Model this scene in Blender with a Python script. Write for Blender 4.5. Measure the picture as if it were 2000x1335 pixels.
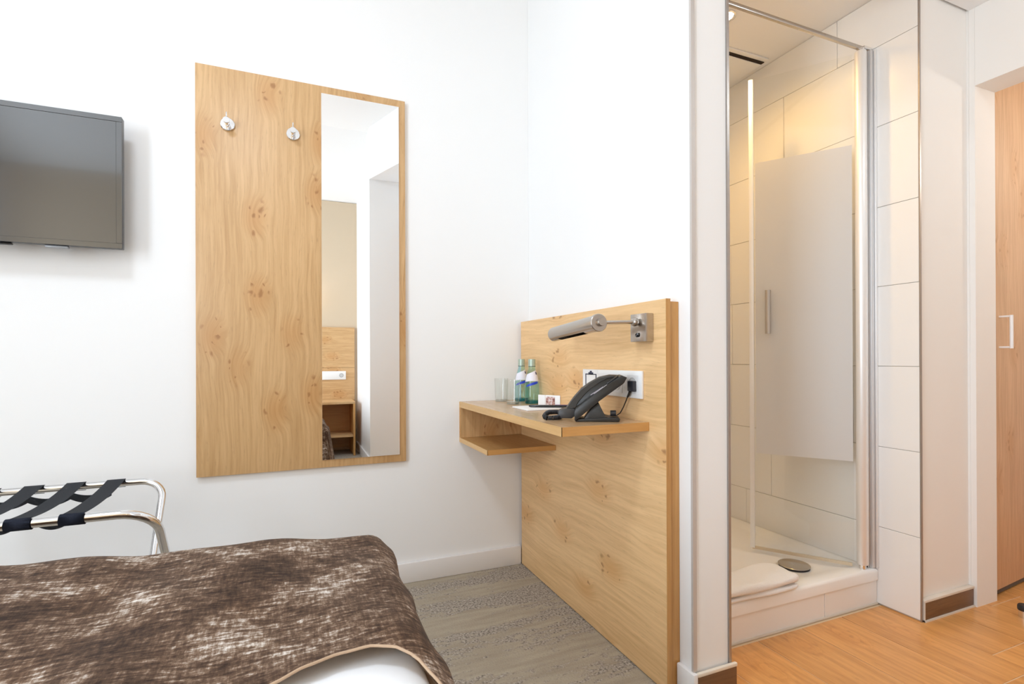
import bpy, bmesh, math, random
from mathutils import Vector, Matrix
S = bpy.context.scene
COL = S.collection
for o in list(bpy.data.objects): bpy.data.objects.remove(o)
random.seed(7)

# ------------------------------------------------------------------ camera
cam_d = bpy.data.cameras.new('camera'); cam = bpy.data.objects.new('camera', cam_d); COL.objects.link(cam)
yaw, pit, rol = 0.397484, 0.001102, -0.0038
F = Vector((math.sin(yaw)*math.cos(pit), math.cos(yaw)*math.cos(pit), math.sin(pit)))
R0 = Vector((math.cos(yaw), -math.sin(yaw), 0)); U0 = R0.cross(F)
RR = math.cos(rol)*R0 + math.sin(rol)*U0; UU = -math.sin(rol)*R0 + math.cos(rol)*U0
cam.matrix_world = Matrix(((RR.x, UU.x, -F.x, 0), (RR.y, UU.y, -F.y, 0), (RR.z, UU.z, -F.z, .92), (0, 0, 0, 1)))
cam_d.sensor_width = 36; cam_d.lens = 36*1015.25/2000; cam_d.shift_y = (698.12-667.5)/2000
cam_d.clip_start = .02
S.camera = cam

# ------------------------------------------------------------------ world, lights, exposure
w = bpy.data.worlds.new('world'); S.world = w; w.use_nodes = True
w.node_tree.nodes['Background'].inputs[0].default_value = (.75, .86, 1, 1)
w.node_tree.nodes['Background'].inputs[1].default_value = 1.0
S.view_settings.view_transform = 'Standard'; S.view_settings.look = 'None'
S.view_settings.gamma = 1; S.view_settings.use_curve_mapping = False
S.view_settings.exposure = -0.50
S.cycles.max_bounces = 16; S.cycles.diffuse_bounces = 10; S.cycles.glossy_bounces = 6
S.cycles.transmission_bounces = 12; S.cycles.transparent_max_bounces = 16
S.cycles.sample_clamp_indirect = 6

def area(name, loc, aim, sx, sy, power, color):
    l = bpy.data.lights.new(name, 'AREA'); l.shape = 'RECTANGLE'; l.size = sx; l.size_y = sy
    l.energy = power; l.color = color
    o = bpy.data.objects.new(name, l); COL.objects.link(o); o.location = loc
    o.rotation_euler = (Vector(aim)-Vector(loc)).to_track_quat('-Z', 'Y').to_euler()
    return o
# daylight through the window in the left wall
area('window_daylight', (-2.215, -.40, 1.40), (1, -.40, 1.40), .78, 1.88, 92, (.775, .885, 1))
# unseen fill light added under the bedroom ceiling to brighten the walls
area('bedroom_fill_light', (-.70, .62, 2.80), (-.70, .62, 0), .40, .40, 30, (.75, .865, 1))
# ceiling lamp of the shower, and unseen hall and niche lights added for brightness
def downlight(name, loc, power, color, rad, spot=None):
    l = bpy.data.lights.new(name, 'SPOT' if spot else 'POINT'); l.energy = power; l.color = color
    l.shadow_soft_size = rad
    if spot: l.spot_size = spot; l.spot_blend = 1
    o = bpy.data.objects.new(name, l); COL.objects.link(o); o.location = loc
WARM = (1, .70, .42)
downlight('hall_fill_light', (1.93, .22, 2.13), 6.5, (.80, .92, 1), .06)  # unseen, added to lift the hall walls
downlight('shower_lamp_light', (1.565, 1.56, 2.19), 25, (1, .585, .175), .03, math.radians(172))
downlight('niche_fill_light', (2.9, .55, 1.85), 9, (1, .95, .88), .06)  # unseen light added to brighten the door and its recess
downlight('bedside_lamp_light', (.05, -1.17, 1.52), 2.2, WARM, .03)

# ------------------------------------------------------------------ helpers
class MB:
    def __init__(s): s.bm = bmesh.new()
    def box(s, a, b, bev=0, seg=2):
        x0, y0, z0 = [min(p, q) for p, q in zip(a, b)]; x1, y1, z1 = [max(p, q) for p, q in zip(a, b)]
        vs = [s.bm.verts.new(p) for p in ((x0,y0,z0),(x1,y0,z0),(x1,y1,z0),(x0,y1,z0),(x0,y0,z1),(x1,y0,z1),(x1,y1,z1),(x0,y1,z1))]
        fs = [s.bm.faces.new([vs[i] for i in f]) for f in ((0,3,2,1),(4,5,6,7),(0,1,5,4),(1,2,6,5),(2,3,7,6),(3,0,4,7))]
        if bev:
            es = list({e for f in fs for e in f.edges})
            bmesh.ops.bevel(s.bm, geom=es, offset=bev, segments=seg, affect='EDGES', profile=.5)
        return s
    def prism(s, pts, axis_vec, base=(0,0,0), ux=(1,0,0), uy=(0,0,1), bev=0):
        """2D outline pts in the plane (ux,uy) at base, extruded along axis_vec"""
        ux, uy, base, ax = Vector(ux), Vector(uy), Vector(base), Vector(axis_vec)
        a = [s.bm.verts.new(base+ux*p[0]+uy*p[1]) for p in pts]
        b = [s.bm.verts.new(base+ux*p[0]+uy*p[1]+ax) for p in pts]
        n = len(pts); fs = [s.bm.faces.new(a), s.bm.faces.new(b[::-1])]
        for i in range(n): fs.append(s.bm.faces.new((a[i], b[i], b[(i+1) % n], a[(i+1) % n])))
        if bev:
            es = list({e for f in fs for e in f.edges})
            bmesh.ops.bevel(s.bm, geom=es, offset=bev, segments=2, affect='EDGES', profile=.5)
        return s
    def tube(s, pts, r, seg=10, cap=True, closed=False):
        P = [Vector(p) for p in pts]; n = len(P); rings = []
        T = []
        for i in range(n):
            if closed: t = P[(i+1) % n]-P[i-1]
            else: t = (P[min(i+1, n-1)]-P[max(i-1, 0)])
            T.append(t.normalized())
        ref = Vector((0,0,1)) if abs(T[0].z) < .9 else Vector((1,0,0))
        nrm = (ref-T[0]*ref.dot(T[0])).normalized()
        for i in range(n):
            nrm = (nrm-T[i]*nrm.dot(T[i])).normalized(); bn = T[i].cross(nrm)
            rr = r[i] if isinstance(r, (list, tuple)) else r
            rings.append([s.bm.verts.new(P[i]+(nrm*math.cos(2*math.pi*k/seg)+bn*math.sin(2*math.pi*k/seg))*rr) for k in range(seg)])
        for i in range(n if closed else n-1):
            a, b = rings[i], rings[(i+1) % n]
            for k in range(seg): s.bm.faces.new((a[k], a[(k+1) % seg], b[(k+1) % seg], b[k]))
        if cap and not closed:
            s.bm.faces.new(rings[0][::-1]); s.bm.faces.new(rings[-1])
        return s
    def lathe(s, prof, base, axis=(0,0,1), seg=28, closed=False):
        """prof: list of (radius, height along axis)"""
        A = Vector(axis).normalized(); ref = Vector((1,0,0)) if abs(A.x) < .9 else Vector((0,0,1))
        e1 = (ref-A*ref.dot(A)).normalized(); e2 = A.cross(e1); B = Vector(base); rings = []
        for r, h in prof:
            if r < 1e-6: rings.append([s.bm.verts.new(B+A*h)])
            else: rings.append([s.bm.verts.new(B+A*h+(e1*math.cos(2*math.pi*k/seg)+e2*math.sin(2*math.pi*k/seg))*r) for k in range(seg)])
        m = len(rings)
        for i in range(m if closed else m-1):
            a, b = rings[i], rings[(i+1) % m]
            for k in range(seg):
                k2 = (k+1) % seg
                if len(a) == 1 and len(b) == 1: continue
                if len(a) == 1: s.bm.faces.new((a[0], b[k2], b[k]))
                elif len(b) == 1: s.bm.faces.new((a[k], a[k2], b[0]))
                else: s.bm.faces.new((a[k], a[k2], b[k2], b[k]))
        return s
    def grid(s, fn, nu, nv, uv=None):
        V = [[s.bm.verts.new(fn(i/nu, j/nv)) for j in range(nv+1)] for i in range(nu+1)]
        lay = s.bm.loops.layers.uv.verify()
        for i in range(nu):
            for j in range(nv):
                f = s.bm.faces.new((V[i][j], V[i+1][j], V[i+1][j+1], V[i][j+1]))
                if uv:
                    for l, (a, b) in zip(f.loops, ((i,j),(i+1,j),(i+1,j+1),(i,j+1))): l[lay].uv = uv(a/nu, b/nv)
        return s
    def build(s, name, m, parent=None, smooth=38, origin=None, fix=True):
        if fix: bmesh.ops.recalc_face_normals(s.bm, faces=s.bm.faces[:])
        if parent is not None:
            off = Vector(WL[parent.name])
        else:
            vs = [v.co for v in s.bm.verts]
            off = Vector(origin) if origin else Vector(((min(v.x for v in vs)+max(v.x for v in vs))/2, (min(v.y for v in vs)+max(v.y for v in vs))/2, min(v.z for v in vs)))
        for v in s.bm.verts: v.co -= off
        for f in s.bm.faces: f.smooth = True
        for e in s.bm.edges:
            if len(e.link_faces) != 2 or e.calc_face_angle(0) > math.radians(smooth): e.smooth = False
        me = bpy.data.meshes.new(name); s.bm.to_mesh(me); s.bm.free()
        me.materials.append(m)
        o = bpy.data.objects.new(name, me); COL.objects.link(o)
        if parent is not None: o.parent = parent; WL[o.name] = off
        else: o.location = off; WL[o.name] = off
        return o
WL = {}      # world position of every object's origin
def tag(o, label=None, cat=None, group=None, kind=None):
    if label: o['label'] = label
    if cat: o['category'] = cat
    if group: o['group'] = group
    if kind: o['kind'] = kind
    return o
def thing(name, loc, label, cat, group=None):
    o = bpy.data.objects.new(name, None); COL.objects.link(o); o.location = loc; o.empty_display_size = .05
    WL[o.name] = Vector(loc)
    return tag(o, label, cat, group)
def struct(o, label=None, cat=None): return tag(o, label, cat, None, 'structure')
def arc(c, r, a0, a1, n, e1=(1,0,0), e2=(0,0,1)):
    c, e1, e2 = Vector(c), Vector(e1), Vector(e2)
    return [c+(e1*math.cos(math.radians(a0+(a1-a0)*i/n))+e2*math.sin(math.radians(a0+(a1-a0)*i/n)))*r for i in range(n+1)]

# ------------------------------------------------------------------ materials
def mat(name):
    m = bpy.data.materials.new(name); m.use_nodes = True
    nt = m.node_tree; return m, nt, nt.nodes['Principled BSDF']
def plain(name, col, rough=.5, metal=0, noise=0, nscale=60, bump=0, spec=.5, coat=0):
    m, nt, b = mat(name); N = nt.nodes; L = nt.links
    b.inputs['Base Color'].default_value = (*col, 1); b.inputs['Roughness'].default_value = rough
    b.inputs['Metallic'].default_value = metal; b.inputs['Specular IOR Level'].default_value = spec
    b.inputs['Coat Weight'].default_value = coat
    if noise or bump:
        tc = N.new('ShaderNodeTexCoord'); n = N.new('ShaderNodeTexNoise'); n.inputs['Scale'].default_value = nscale; n.inputs['Detail'].default_value = 4
        L.new(tc.outputs['Object'], n.inputs['Vector'])
        if noise:
            mx = N.new('ShaderNodeMixRGB'); mx.inputs[1].default_value = (*[c*(1-noise) for c in col], 1); mx.inputs[2].default_value = (*[min(1, c*(1+noise)) for c in col], 1)
            L.new(n.outputs['Fac'], mx.inputs[0]); L.new(mx.outputs[0], b.inputs['Base Color'])
        if bump:
            bp = N.new('ShaderNodeBump'); bp.inputs['Strength'].default_value = bump; bp.inputs['Distance'].default_value = .002
            L.new(n.outputs['Fac'], bp.inputs['Height']); L.new(bp.outputs[0], b.inputs['Normal'])
    return m
class G:
    """tiny node-graph helper"""
    def __init__(s, nt): s.nt = nt
    def n(s, t, **kw):
        x = s.nt.nodes.new(t)
        for k, v in kw.items():
            if k.startswith('i_'): x.inputs[k[2:].replace('_', ' ')].default_value = v
            else: setattr(x, k, v)
        return x
    def l(s, a, b): s.nt.links.new(a, b)
    def math(s, op, a, b=None, clamp=False):
        x = s.n('ShaderNodeMath', operation=op); x.use_clamp = clamp
        for i, v in enumerate((a, b)):
            if v is None: continue
            if isinstance(v, (int, float)): x.inputs[i].default_value = v
            else: s.l(v, x.inputs[i])
        return x.outputs[0]
    def comb(s, a, b, c):
        x = s.n('ShaderNodeCombineXYZ')
        for i, v in enumerate((a, b, c)):
            if isinstance(v, (int, float)): x.inputs[i].default_value = v
            else: s.l(v, x.inputs[i])
        return x.outputs[0]
    def noise(s, vec, scale=1, detail=3, rough=.5, out='Fac'):
        x = s.n('ShaderNodeTexNoise'); x.inputs['Scale'].default_value = scale; x.inputs['Detail'].default_value = detail; x.inputs['Roughness'].default_value = rough
        s.l(vec, x.inputs['Vector']); return x.outputs[out]
    def ramp(s, fac, stops):
        x = s.n('ShaderNodeValToRGB'); e = x.color_ramp.elements
        while len(e) < len(stops): e.new(.5)
        for el, (p, c) in zip(e, stops): el.position = p; el.color = (*c, 1) if len(c) == 3 else c
        s.l(fac, x.inputs[0]); return x.outputs[0]
    def mix(s, fac, a, b, mode='MIX'):
        x = s.n('ShaderNodeMixRGB', blend_type=mode)
        for i, v in enumerate((fac, a, b)):
            if isinstance(v, (int, float)): x.inputs[i].default_value = v
            elif isinstance(v, tuple): x.inputs[i].default_value = (*v, 1)
            else: s.l(v, x.inputs[i])
        return x.outputs[0]
    def smooth(s, v, a, b, lo=0, hi=1):
        x = s.n('ShaderNodeMapRange', interpolation_type='SMOOTHSTEP')
        s.l(v, x.inputs[0]); x.inputs[1].default_value = a; x.inputs[2].default_value = b; x.inputs[3].default_value = lo; x.inputs[4].default_value = hi
        return x.outputs[0]
def wood(name, axis, light, dark, knot=(.30, .125, .035), knots=1, wave=1, rough=.42, seed=0, per_obj=False, fine=95, vary=0):
    m, nt, b = mat(name); g = G(nt)
    tc = g.n('ShaderNodeTexCoord'); sp = g.n('ShaderNodeSeparateXYZ'); g.l(tc.outputs['Object'], sp.inputs[0])
    X, Y, Z = sp.outputs
    A, B, Lg = {'X': (Y, Z, X), 'Y': (Z, X, Y), 'Z': (X, Y, Z)}[axis]
    rnd = 0
    if per_obj:
        oi = g.n('ShaderNodeObjectInfo'); rnd = g.math('MULTIPLY', oi.outputs['Random'], 37.0)
        A = g.math('ADD', A, rnd); Lg = g.math('ADD', Lg, rnd)
    A = g.math('ADD', A, seed*1.37); B = g.math('ADD', B, seed*.71)
    low = g.noise(g.comb(g.math('MULTIPLY', A, 5), g.math('MULTIPLY', B, 5), g.math('MULTIPLY', Lg, 2.4)), 1, 2)
    # knot clusters
    AB = g.math('ADD', A, B)
    cv = g.comb(g.math('MULTIPLY', AB, 5.6), g.math('MULTIPLY', Lg, 3.3), 0)
    vo = g.n('ShaderNodeTexVoronoi', voronoi_dimensions='2D'); vo.inputs['Scale'].default_value = 1; g.l(cv, vo.inputs['Vector'])
    csel = g.n('ShaderNodeSeparateColor'); g.l(vo.outputs['Color'], csel.inputs[0])
    sel = g.smooth(csel.outputs[0], .18, .34)
    clus = g.math('MULTIPLY', g.smooth(vo.outputs['Distance'], .36, .02), sel)
    A2 = g.math('ADD', A, g.math('MULTIPLY', g.math('SUBTRACT', low, .5), .05*wave))
    A2 = g.math('ADD', A2, g.math('MULTIPLY', clus, .030*wave))
    fineN = g.noise(g.comb(g.math('MULTIPLY', A2, fine), g.math('MULTIPLY', B, fine), g.math('MULTIPLY', Lg, 4)), 1, 4, .6)
    pores = g.noise(g.comb(g.math('MULTIPLY', A2, fine*4), g.math('MULTIPLY', B, fine*4), g.math('MULTIPLY', Lg, 26)), 1, 2, .5)
    ringv = g.math('FRACT', g.math('MULTIPLY', g.math('ADD', A2, g.math('MULTIPLY', g.noise(g.comb(g.math('MULTIPLY', A, 9), g.math('MULTIPLY', B, 9), g.math('MULTIPLY', Lg, 3)), 1, 3), .05)), 62))
    ring = g.math('MULTIPLY', g.smooth(ringv, .45, 1), g.math('MAXIMUM', g.smooth(clus, .02, .35), g.math('MULTIPLY', g.smooth(low, .50, .66), .6)))
    band = g.noise(g.comb(g.math('MULTIPLY', A2, 11), g.math('MULTIPLY', B, 11), g.math('MULTIPLY', Lg, .8)), 1, 2)
    t = g.math('ADD', g.math('MULTIPLY', fineN, .80), g.math('MULTIPLY', band, .35))
    t = g.math('SUBTRACT', t, g.math('MULTIPLY', ring, .10))
    col = g.ramp(t, [(.34, dark), (.72, light)])
    col = g.mix(g.math('MULTIPLY', g.smooth(pores, .60, .75), .30), col, tuple(c*.62 for c in dark))
    if knots:
        fv = g.n('ShaderNodeTexVoronoi', voronoi_dimensions='2D'); fv.inputs['Scale'].default_value = 1
        nz = g.noise(cv, 7, 2, out='Color')
        va = g.n('ShaderNodeVectorMath', operation='ADD'); vs_ = g.n('ShaderNodeVectorMath', operation='SCALE'); vs_.inputs['Scale'].default_value = 1.3
        g.l(nz, vs_.inputs[0]); g.l(g.comb(g.math('MULTIPLY', AB, 46), g.math('MULTIPLY', Lg, 32), 0), va.inputs[0]); g.l(vs_.outputs[0], va.inputs[1])
        g.l(va.outputs[0], fv.inputs['Vector'])
        fs = g.n('ShaderNodeSeparateColor'); g.l(fv.outputs['Color'], fs.inputs[0])
        spot = g.math('MULTIPLY', g.smooth(g.math('DIVIDE', fv.outputs['Distance'], g.math('ADD', .35, fs.outputs[2])), .40, .08), g.smooth(fs.outputs[1], .66, .74))
        inclus = g.smooth(clus, .12, .45)
        col = g.mix(g.math('MULTIPLY', clus, .55*knots), col, (light[0]*.80, light[1]*.62, light[2]*.42))
        col = g.mix(g.math('MULTIPLY', g.math('MULTIPLY', spot, inclus), .72*knots), col, knot)
    if vary:
        oi2 = g.n('ShaderNodeObjectInfo')
        hs = g.n('ShaderNodeHueSaturation'); g.l(col, hs.inputs['Color']); g.l(g.math('ADD', 1-vary/2, g.math('MULTIPLY', oi2.outputs['Random'], vary)), hs.inputs['Value'])
        col = hs.outputs[0]
    g.l(col, b.inputs['Base Color']); b.inputs['Roughness'].default_value = rough
    bp = g.n('ShaderNodeBump'); bp.inputs['Strength'].default_value = .12; bp.inputs['Distance'].default_value = .0008
    g.l(fineN, bp.inputs['Height']); g.l(bp.outputs[0], b.inputs['Normal'])
    return m
OAK_L, OAK_D = (.66, .42, .205), (.48, .275, .11)
oakX = wood('oak_grain_x', 'X', OAK_L, OAK_D, seed=2); oakY = wood('oak_grain_y', 'Y', (.86, .575, .295), (.66, .405, .18), seed=5); oakZ = wood('oak_grain_z', 'Z', OAK_L, OAK_D, seed=1)
edgeZ = wood('oak_edge_z', 'Z', (.62, .33, .11), (.50, .24, .065), knots=0, wave=.2); edgeX = wood('oak_edge_x', 'X', (.62, .33, .11), (.50, .24, .065), knots=0, wave=.2)
edgeY = wood('oak_edge_y', 'Y', (.70, .44, .19), (.58, .34, .13), knots=0, wave=.2)
doorwood = wood('door_oak', 'Z', (.70, .47, .29), (.54, .33, .185), knots=.6, rough=.5, seed=9)
floorwood = wood('wood_look_tile', 'Y', (.74, .375, .125), (.52, .235, .066), knots=.35, rough=.30, seed=4, per_obj=True, vary=.14, fine=60)
skirtwood = wood('brown_wood_tile', 'X', (.20, .105, .05), (.12, .055, .024), knots=.3, rough=.4, seed=11)
white_wall = plain('white_wall_paint', (.88, .88, .875), .9, noise=.008, nscale=3, bump=.05, spec=.2)
cream_wall = plain('cream_wall_paint', (.86, .835, .80), .85, noise=.008, nscale=3, bump=.05, spec=.2)
beige_wall = plain('beige_wall_paint', (.60, .49, .36), .9, noise=.01, nscale=4, spec=.2)
ceil_white = plain('ceiling_white', (.88, .88, .88), .9, spec=.2)
white_gloss = plain('white_lacquer', (.86, .85, .845), .35)
grout = plain('grout_grey', (.55, .52, .47), .9); grout_cream = plain('grout_cream', (.76, .58, .38), .9)
tile_white = plain('white_glazed_tile', (.86, .855, .84), .18, noise=.006, nscale=2)
ceramic = plain('white_enamel', (.88, .87, .85), .15)
chrome = plain('chrome', (.82, .82, .83), .06, 1)
alu = plain('satin_aluminium', (.72, .72, .73), .42, .75)
alu_light = plain('pale_aluminium', (.88, .88, .88), .45, .55)
trim_grey = plain('grey_trim_metal', (.42, .38, .35), .35, .8)
steel = plain('brushed_steel', (.50, .46, .42), .27, 1, noise=.03, nscale=220)
dark_rubber = plain('black_rubber', (.02, .02, .022), .5)
black_plastic = plain('black_plastic', (.017, .016, .015), .40, bump=.1, nscale=900)
black_gloss = plain('black_gloss', (.012, .012, .014), .1)
void_dark = plain('dark_gap', (.03, .018, .01), .9)
white_plastic = plain('white_plastic', (.87, .87, .86), .3)
paper = plain('white_paper', (.88, .88, .88), .8)
ink = plain('navy_ink', (.03, .035, .07), .7)
mirror_m = plain('mirror_silver', (.96, .965, .96), 0, 1)
webbing = plain('grey_webbing', (.055, .06, .07), .85, noise=.25, nscale=500, bump=.5)
webbing_navy = plain('navy_webbing', (.022, .027, .05), .8, noise=.2, nscale=500, bump=.4)
sheet_m = plain('white_bed_linen', (.88, .88, .88), .95, noise=.01, nscale=8, bump=.1, spec=.1)
lining = plain('tan_lining', (.46, .32, .21), .9, noise=.1, nscale=200)
bed_base_m = plain('brown_upholstery', (.16, .12, .09), .9, noise=.2, nscale=300)
screen_m = plain('tv_screen', (.012, .012, .014), .13, spec=1.0, coat=1.0)
screen_m.node_tree.nodes['Principled BSDF'].inputs['Coat Roughness'].default_value = .06
screen_m.node_tree.nodes['Principled BSDF'].inputs['Coat IOR'].default_value = 1.75
def towel_mat():
    m, nt, b = mat('white_terry'); g = G(nt); tc = g.n('ShaderNodeTexCoord')
    n = g.noise(tc.outputs['Object'], 450, 3); b.inputs['Base Color'].default_value = (.88, .865, .85, 1); b.inputs['Roughness'].default_value = 1
    bp = g.n('ShaderNodeBump'); bp.inputs['Strength'].default_value = .6; bp.inputs['Distance'].default_value = .003
    g.l(n, bp.inputs['Height']); g.l(bp.outputs[0], b.inputs['Normal']); return m
terry = towel_mat()
def thin_glass(name, tint, ior=1.5, rough=0):
    m, nt, b = mat(name); g = G(nt); nt.nodes.remove(b); out = nt.nodes['Material Output']
    tr = g.n('ShaderNodeBsdfTransparent'); tr.inputs[0].default_value = (*tint, 1)
    gl = g.n('ShaderNodeBsdfGlossy'); gl.inputs['Roughness'].default_value = rough
    geo = g.n('ShaderNodeNewGeometry'); dt = g.n('ShaderNodeVectorMath', operation='DOT_PRODUCT'); g.l(geo.outputs['Normal'], dt.inputs[0]); g.l(geo.outputs['Incoming'], dt.inputs[1])
    f0 = ((ior-1)/(ior+1))**2
    sch = g.math('ADD', f0, g.math('MULTIPLY', 1-f0, g.math('POWER', g.math('SUBTRACT', 1, g.math('ABSOLUTE', dt.outputs['Value'])), 5)))
    mx = g.n('ShaderNodeMixShader')
    g.l(sch, mx.inputs[0]); g.l(tr.outputs[0], mx.inputs[1]); g.l(gl.outputs[0], mx.inputs[2]); g.l(mx.outputs[0], out.inputs[0]); return m
pane_glass = thin_glass('shower_glass', (.985, .99, .985), 1.45)
tumbler_glass = thin_glass('tumbler_glass', (.985, .99, .985), 1.5)
tumbler_base = thin_glass('tumbler_base_glass', (.85, .85, .83), 1.5)
bottle_glass = thin_glass('pale_teal_glass', (.72, .93, .96), 1.5)
bottle_base = thin_glass('teal_glass_base', (.12, .58, .66), 1.5)
def frosted():
    m, nt, b = mat('frosted_film'); g = G(nt); nt.nodes.remove(b); out = nt.nodes['Material Output']
    d = g.n('ShaderNodeBsdfDiffuse'); d.inputs[0].default_value = (.80, .80, .80, 1)
    t = g.n('ShaderNodeBsdfTranslucent'); t.inputs[0].default_value = (.88, .88, .88, 1)
    tr = g.n('ShaderNodeBsdfTransparent'); gl = g.n('ShaderNodeBsdfGlossy'); gl.inputs['Roughness'].default_value = .4
    a = g.n('ShaderNodeMixShader'); a.inputs[0].default_value = .42; g.l(d.outputs[0], a.inputs[1]); g.l(t.outputs[0], a.inputs[2])
    c = g.n('ShaderNodeMixShader'); c.inputs[0].default_value = .10; g.l(a.outputs[0], c.inputs[1]); g.l(tr.outputs[0], c.inputs[2])
    e = g.n('ShaderNodeMixShader'); e.inputs[0].default_value = .04; g.l(c.outputs[0], e.inputs[1]); g.l(gl.outputs[0], e.inputs[2])
    g.l(e.outputs[0], out.inputs[0]); return m
frost = frosted()
def carpet():
    m, nt, b = mat('carpet_loop'); g = G(nt); tc = g.n('ShaderNodeTexCoord'); sp = g.n('ShaderNodeSeparateXYZ'); g.l(tc.outputs['Object'], sp.inputs[0])
    X, Y, Z = sp.outputs
    wob = g.noise(g.comb(g.math('MULTIPLY', X, 2.2), g.math('MULTIPLY', Y, 2.2), 0), 1, 3)
    band = g.noise(g.comb(g.math('MULTIPLY', X, 1.6), g.math('ADD', g.math('MULTIPLY', Y, 11), wob), 3.3), 1, 3, .6)
    mid = g.noise(g.comb(g.math('MULTIPLY', X, 30), g.math('MULTIPLY', Y, 60), 0), 1, 3)
    speck = g.noise(tc.outputs['Object'], 135, 3, .7); speck2 = g.noise(tc.outputs['Object'], 330, 2, .6)
    mask = g.smooth(g.math('ADD', band, g.math('MULTIPLY', g.math('SUBTRACT', mid, .5), .5)), .46, .58)
    base = g.ramp(g.noise(g.comb(g.math('MULTIPLY', X, 5), g.math('MULTIPLY', Y, 40), 1), 1, 3), [(.3, (.37, .315, .24)), (.7, (.47, .41, .315))])
    fl = g.ramp(speck, [(.36, (.11, .095, .08)), (.47, (.33, .29, .25)), (.56, (.45, .40, .34)), (.68, (.62, .57, .50))])
    col = g.mix(g.math('MULTIPLY', mask, .9), base, fl)
    col = g.mix(g.math('MULTIPLY', g.smooth(speck2, .44, .30), .45), col, (.13, .11, .095))
    g.l(col, b.inputs['Base Color']); b.inputs['Roughness'].default_value = 1; b.inputs['Specular IOR Level'].default_value = .1
    bp = g.n('ShaderNodeBump'); bp.inputs['Strength'].default_value = .7; bp.inputs['Distance'].default_value = .004
    g.l(speck, bp.inputs['Height']); g.l(bp.outputs[0], b.inputs['Normal']); return m
carpet_m = carpet()
def velvet():
    m, nt, b = mat('crushed_velvet'); g = G(nt); uv = g.n('ShaderNodeUVMap'); sp = g.n('ShaderNodeSeparateXYZ'); g.l(uv.outputs[0], sp.inputs[0])
    X, Y, Z = sp.outputs
    big = g.noise(g.comb(g.math('MULTIPLY', X, 7), g.math('MULTIPLY', Y, 9), 0), 1, 3)
    h = g.noise(g.comb(g.math('MULTIPLY', X, 34), g.math('MULTIPLY', Y, 170), 2), 1, 5, .7)
    v = g.noise(g.comb(g.math('MULTIPLY', X, 190), g.math('MULTIPLY', Y, 36), 7), 1, 5, .7)
    bl = g.noise(g.comb(g.math('MULTIPLY', X, 42), g.math('MULTIPLY', Y, 60), 4), 1, 5, .75)
    t = g.math('ADD', g.math('MULTIPLY', h, .42), g.math('ADD', g.math('MULTIPLY', v, .26), g.math('ADD', g.math('MULTIPLY', bl, .34), g.math('MULTIPLY', g.math('SUBTRACT', big, .5), .38))))
    col = g.ramp(t, [(.40, (.028, .014, .008)), (.50, (.088, .049, .029)), (.56, (.20, .128, .083)), (.605, (.44, .37, .31)), (.675, (.78, .73, .68))])
    warm = g.noise(g.comb(g.math('MULTIPLY', X, 5), g.math('MULTIPLY', Y, 5), 9), 1, 2)
    col = g.mix(g.math('MULTIPLY', g.smooth(warm, .5, .7), .35), col, (.80, .62, .42), 'MULTIPLY')
    g.l(col, b.inputs['Base Color']); b.inputs['Roughness'].default_value = .75
    b.inputs['Sheen Weight'].default_value = .04; b.inputs['Specular IOR Level'].default_value = .2; b.inputs['Sheen Roughness'].default_value = .4
    bp = g.n('ShaderNodeBump'); bp.inputs['Strength'].default_value = .35; bp.inputs['Distance'].default_value = .003
    g.l(t, bp.inputs['Height']); g.l(bp.outputs[0], b.inputs['Normal']); return m
velvet_m = velvet()
def lamp_glow(name, col, st):
    m, nt, b = mat(name); b.inputs['Base Color'].default_value = (*col, 1); b.inputs['Emission Color'].default_value = (*col, 1); b.inputs['Emission Strength'].default_value = st; return m
glow = lamp_glow('lamp_glow', (1, .93, .82), 12)

# ------------------------------------------------------------------ setting: bedroom shell
YB, XP = 2.147, .985          # back wall plane, partition plane
o = struct(MB().box((-2.2, -1.29, -.06), (.985, YB, 0)).build('floor', carpet_m, origin=(0,0,0)), 'grey beige loop carpet with speckled bands in the bedroom', 'carpet')
o = struct(MB().box((-2.32, YB, -.06), (2.40, YB+.1, 2.9)).build('wall_back', white_wall), 'white wall behind the mirror board and television', 'wall')
o = struct(MB().box((XP, 1.095, 0), (1.103, YB-.0005, 2.9)).build('wall_right', white_wall), 'white partition wall behind the desk panel, ending beside the shower', 'wall')
b = MB()
for y0, y1, z0, z1 in ((-1.4, -.85, 0, 2.9), (.05, YB, 0, 2.9), (-.85, .05, 0, .42), (-.85, .05, 2.39, 2.9)): b.box((-2.32, y0, z0), (-2.2, y1, z1))
struct(b.build('wall_left', white_wall), 'white wall with the window, left of the bed', 'wall')
b = MB()
for y0, y1, z0, z1 in ((-.85, -.80, .42, 2.39), (0, .05, .42, 2.39), (-.80, 0, .42, .47), (-.80, 0, 2.34, 2.39), (-.42, -.38, .47, 2.34)): b.box((-2.30, y0, z0), (-2.245, y1, z1), .004)
wf = struct(b.build('window_1', white_gloss), 'white framed casement window letting in the daylight', 'window')
MB().box((-2.28, -.80, .47), (-2.274, -.42, 2.34)).build('pane', pane_glass, wf); MB().box((-2.28, -.38, .47), (-2.274, 0, 2.34)).build('pane', pane_glass, wf)
struct(MB().box((-2.32, -1.40, -.06), (.72, -1.29, 2.51)).build('wall_front', beige_wall), 'beige wall behind the headboard, seen in the mirror', 'wall')
b = MB().box((.60, -1.2895, 0), (.70, -.4505, 2.9)).box((.60, -.45, 0), (3.5, -.32, 2.9))
struct(b.build('wall_entry', white_wall), 'white wall ending at the hall opening, seen in the mirror', 'wall')
b = MB().box((-2.32, -.43, 2.9), (2.44, YB+.1, 3.0)); b.prism([(-1.40, 2.47), (-.43, 2.9), (-.43, 3.0), (-1.40, 2.57)], (3.1, 0, 0), (-2.32, 0, 0), (0, 1, 0), (0, 0, 1))
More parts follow.
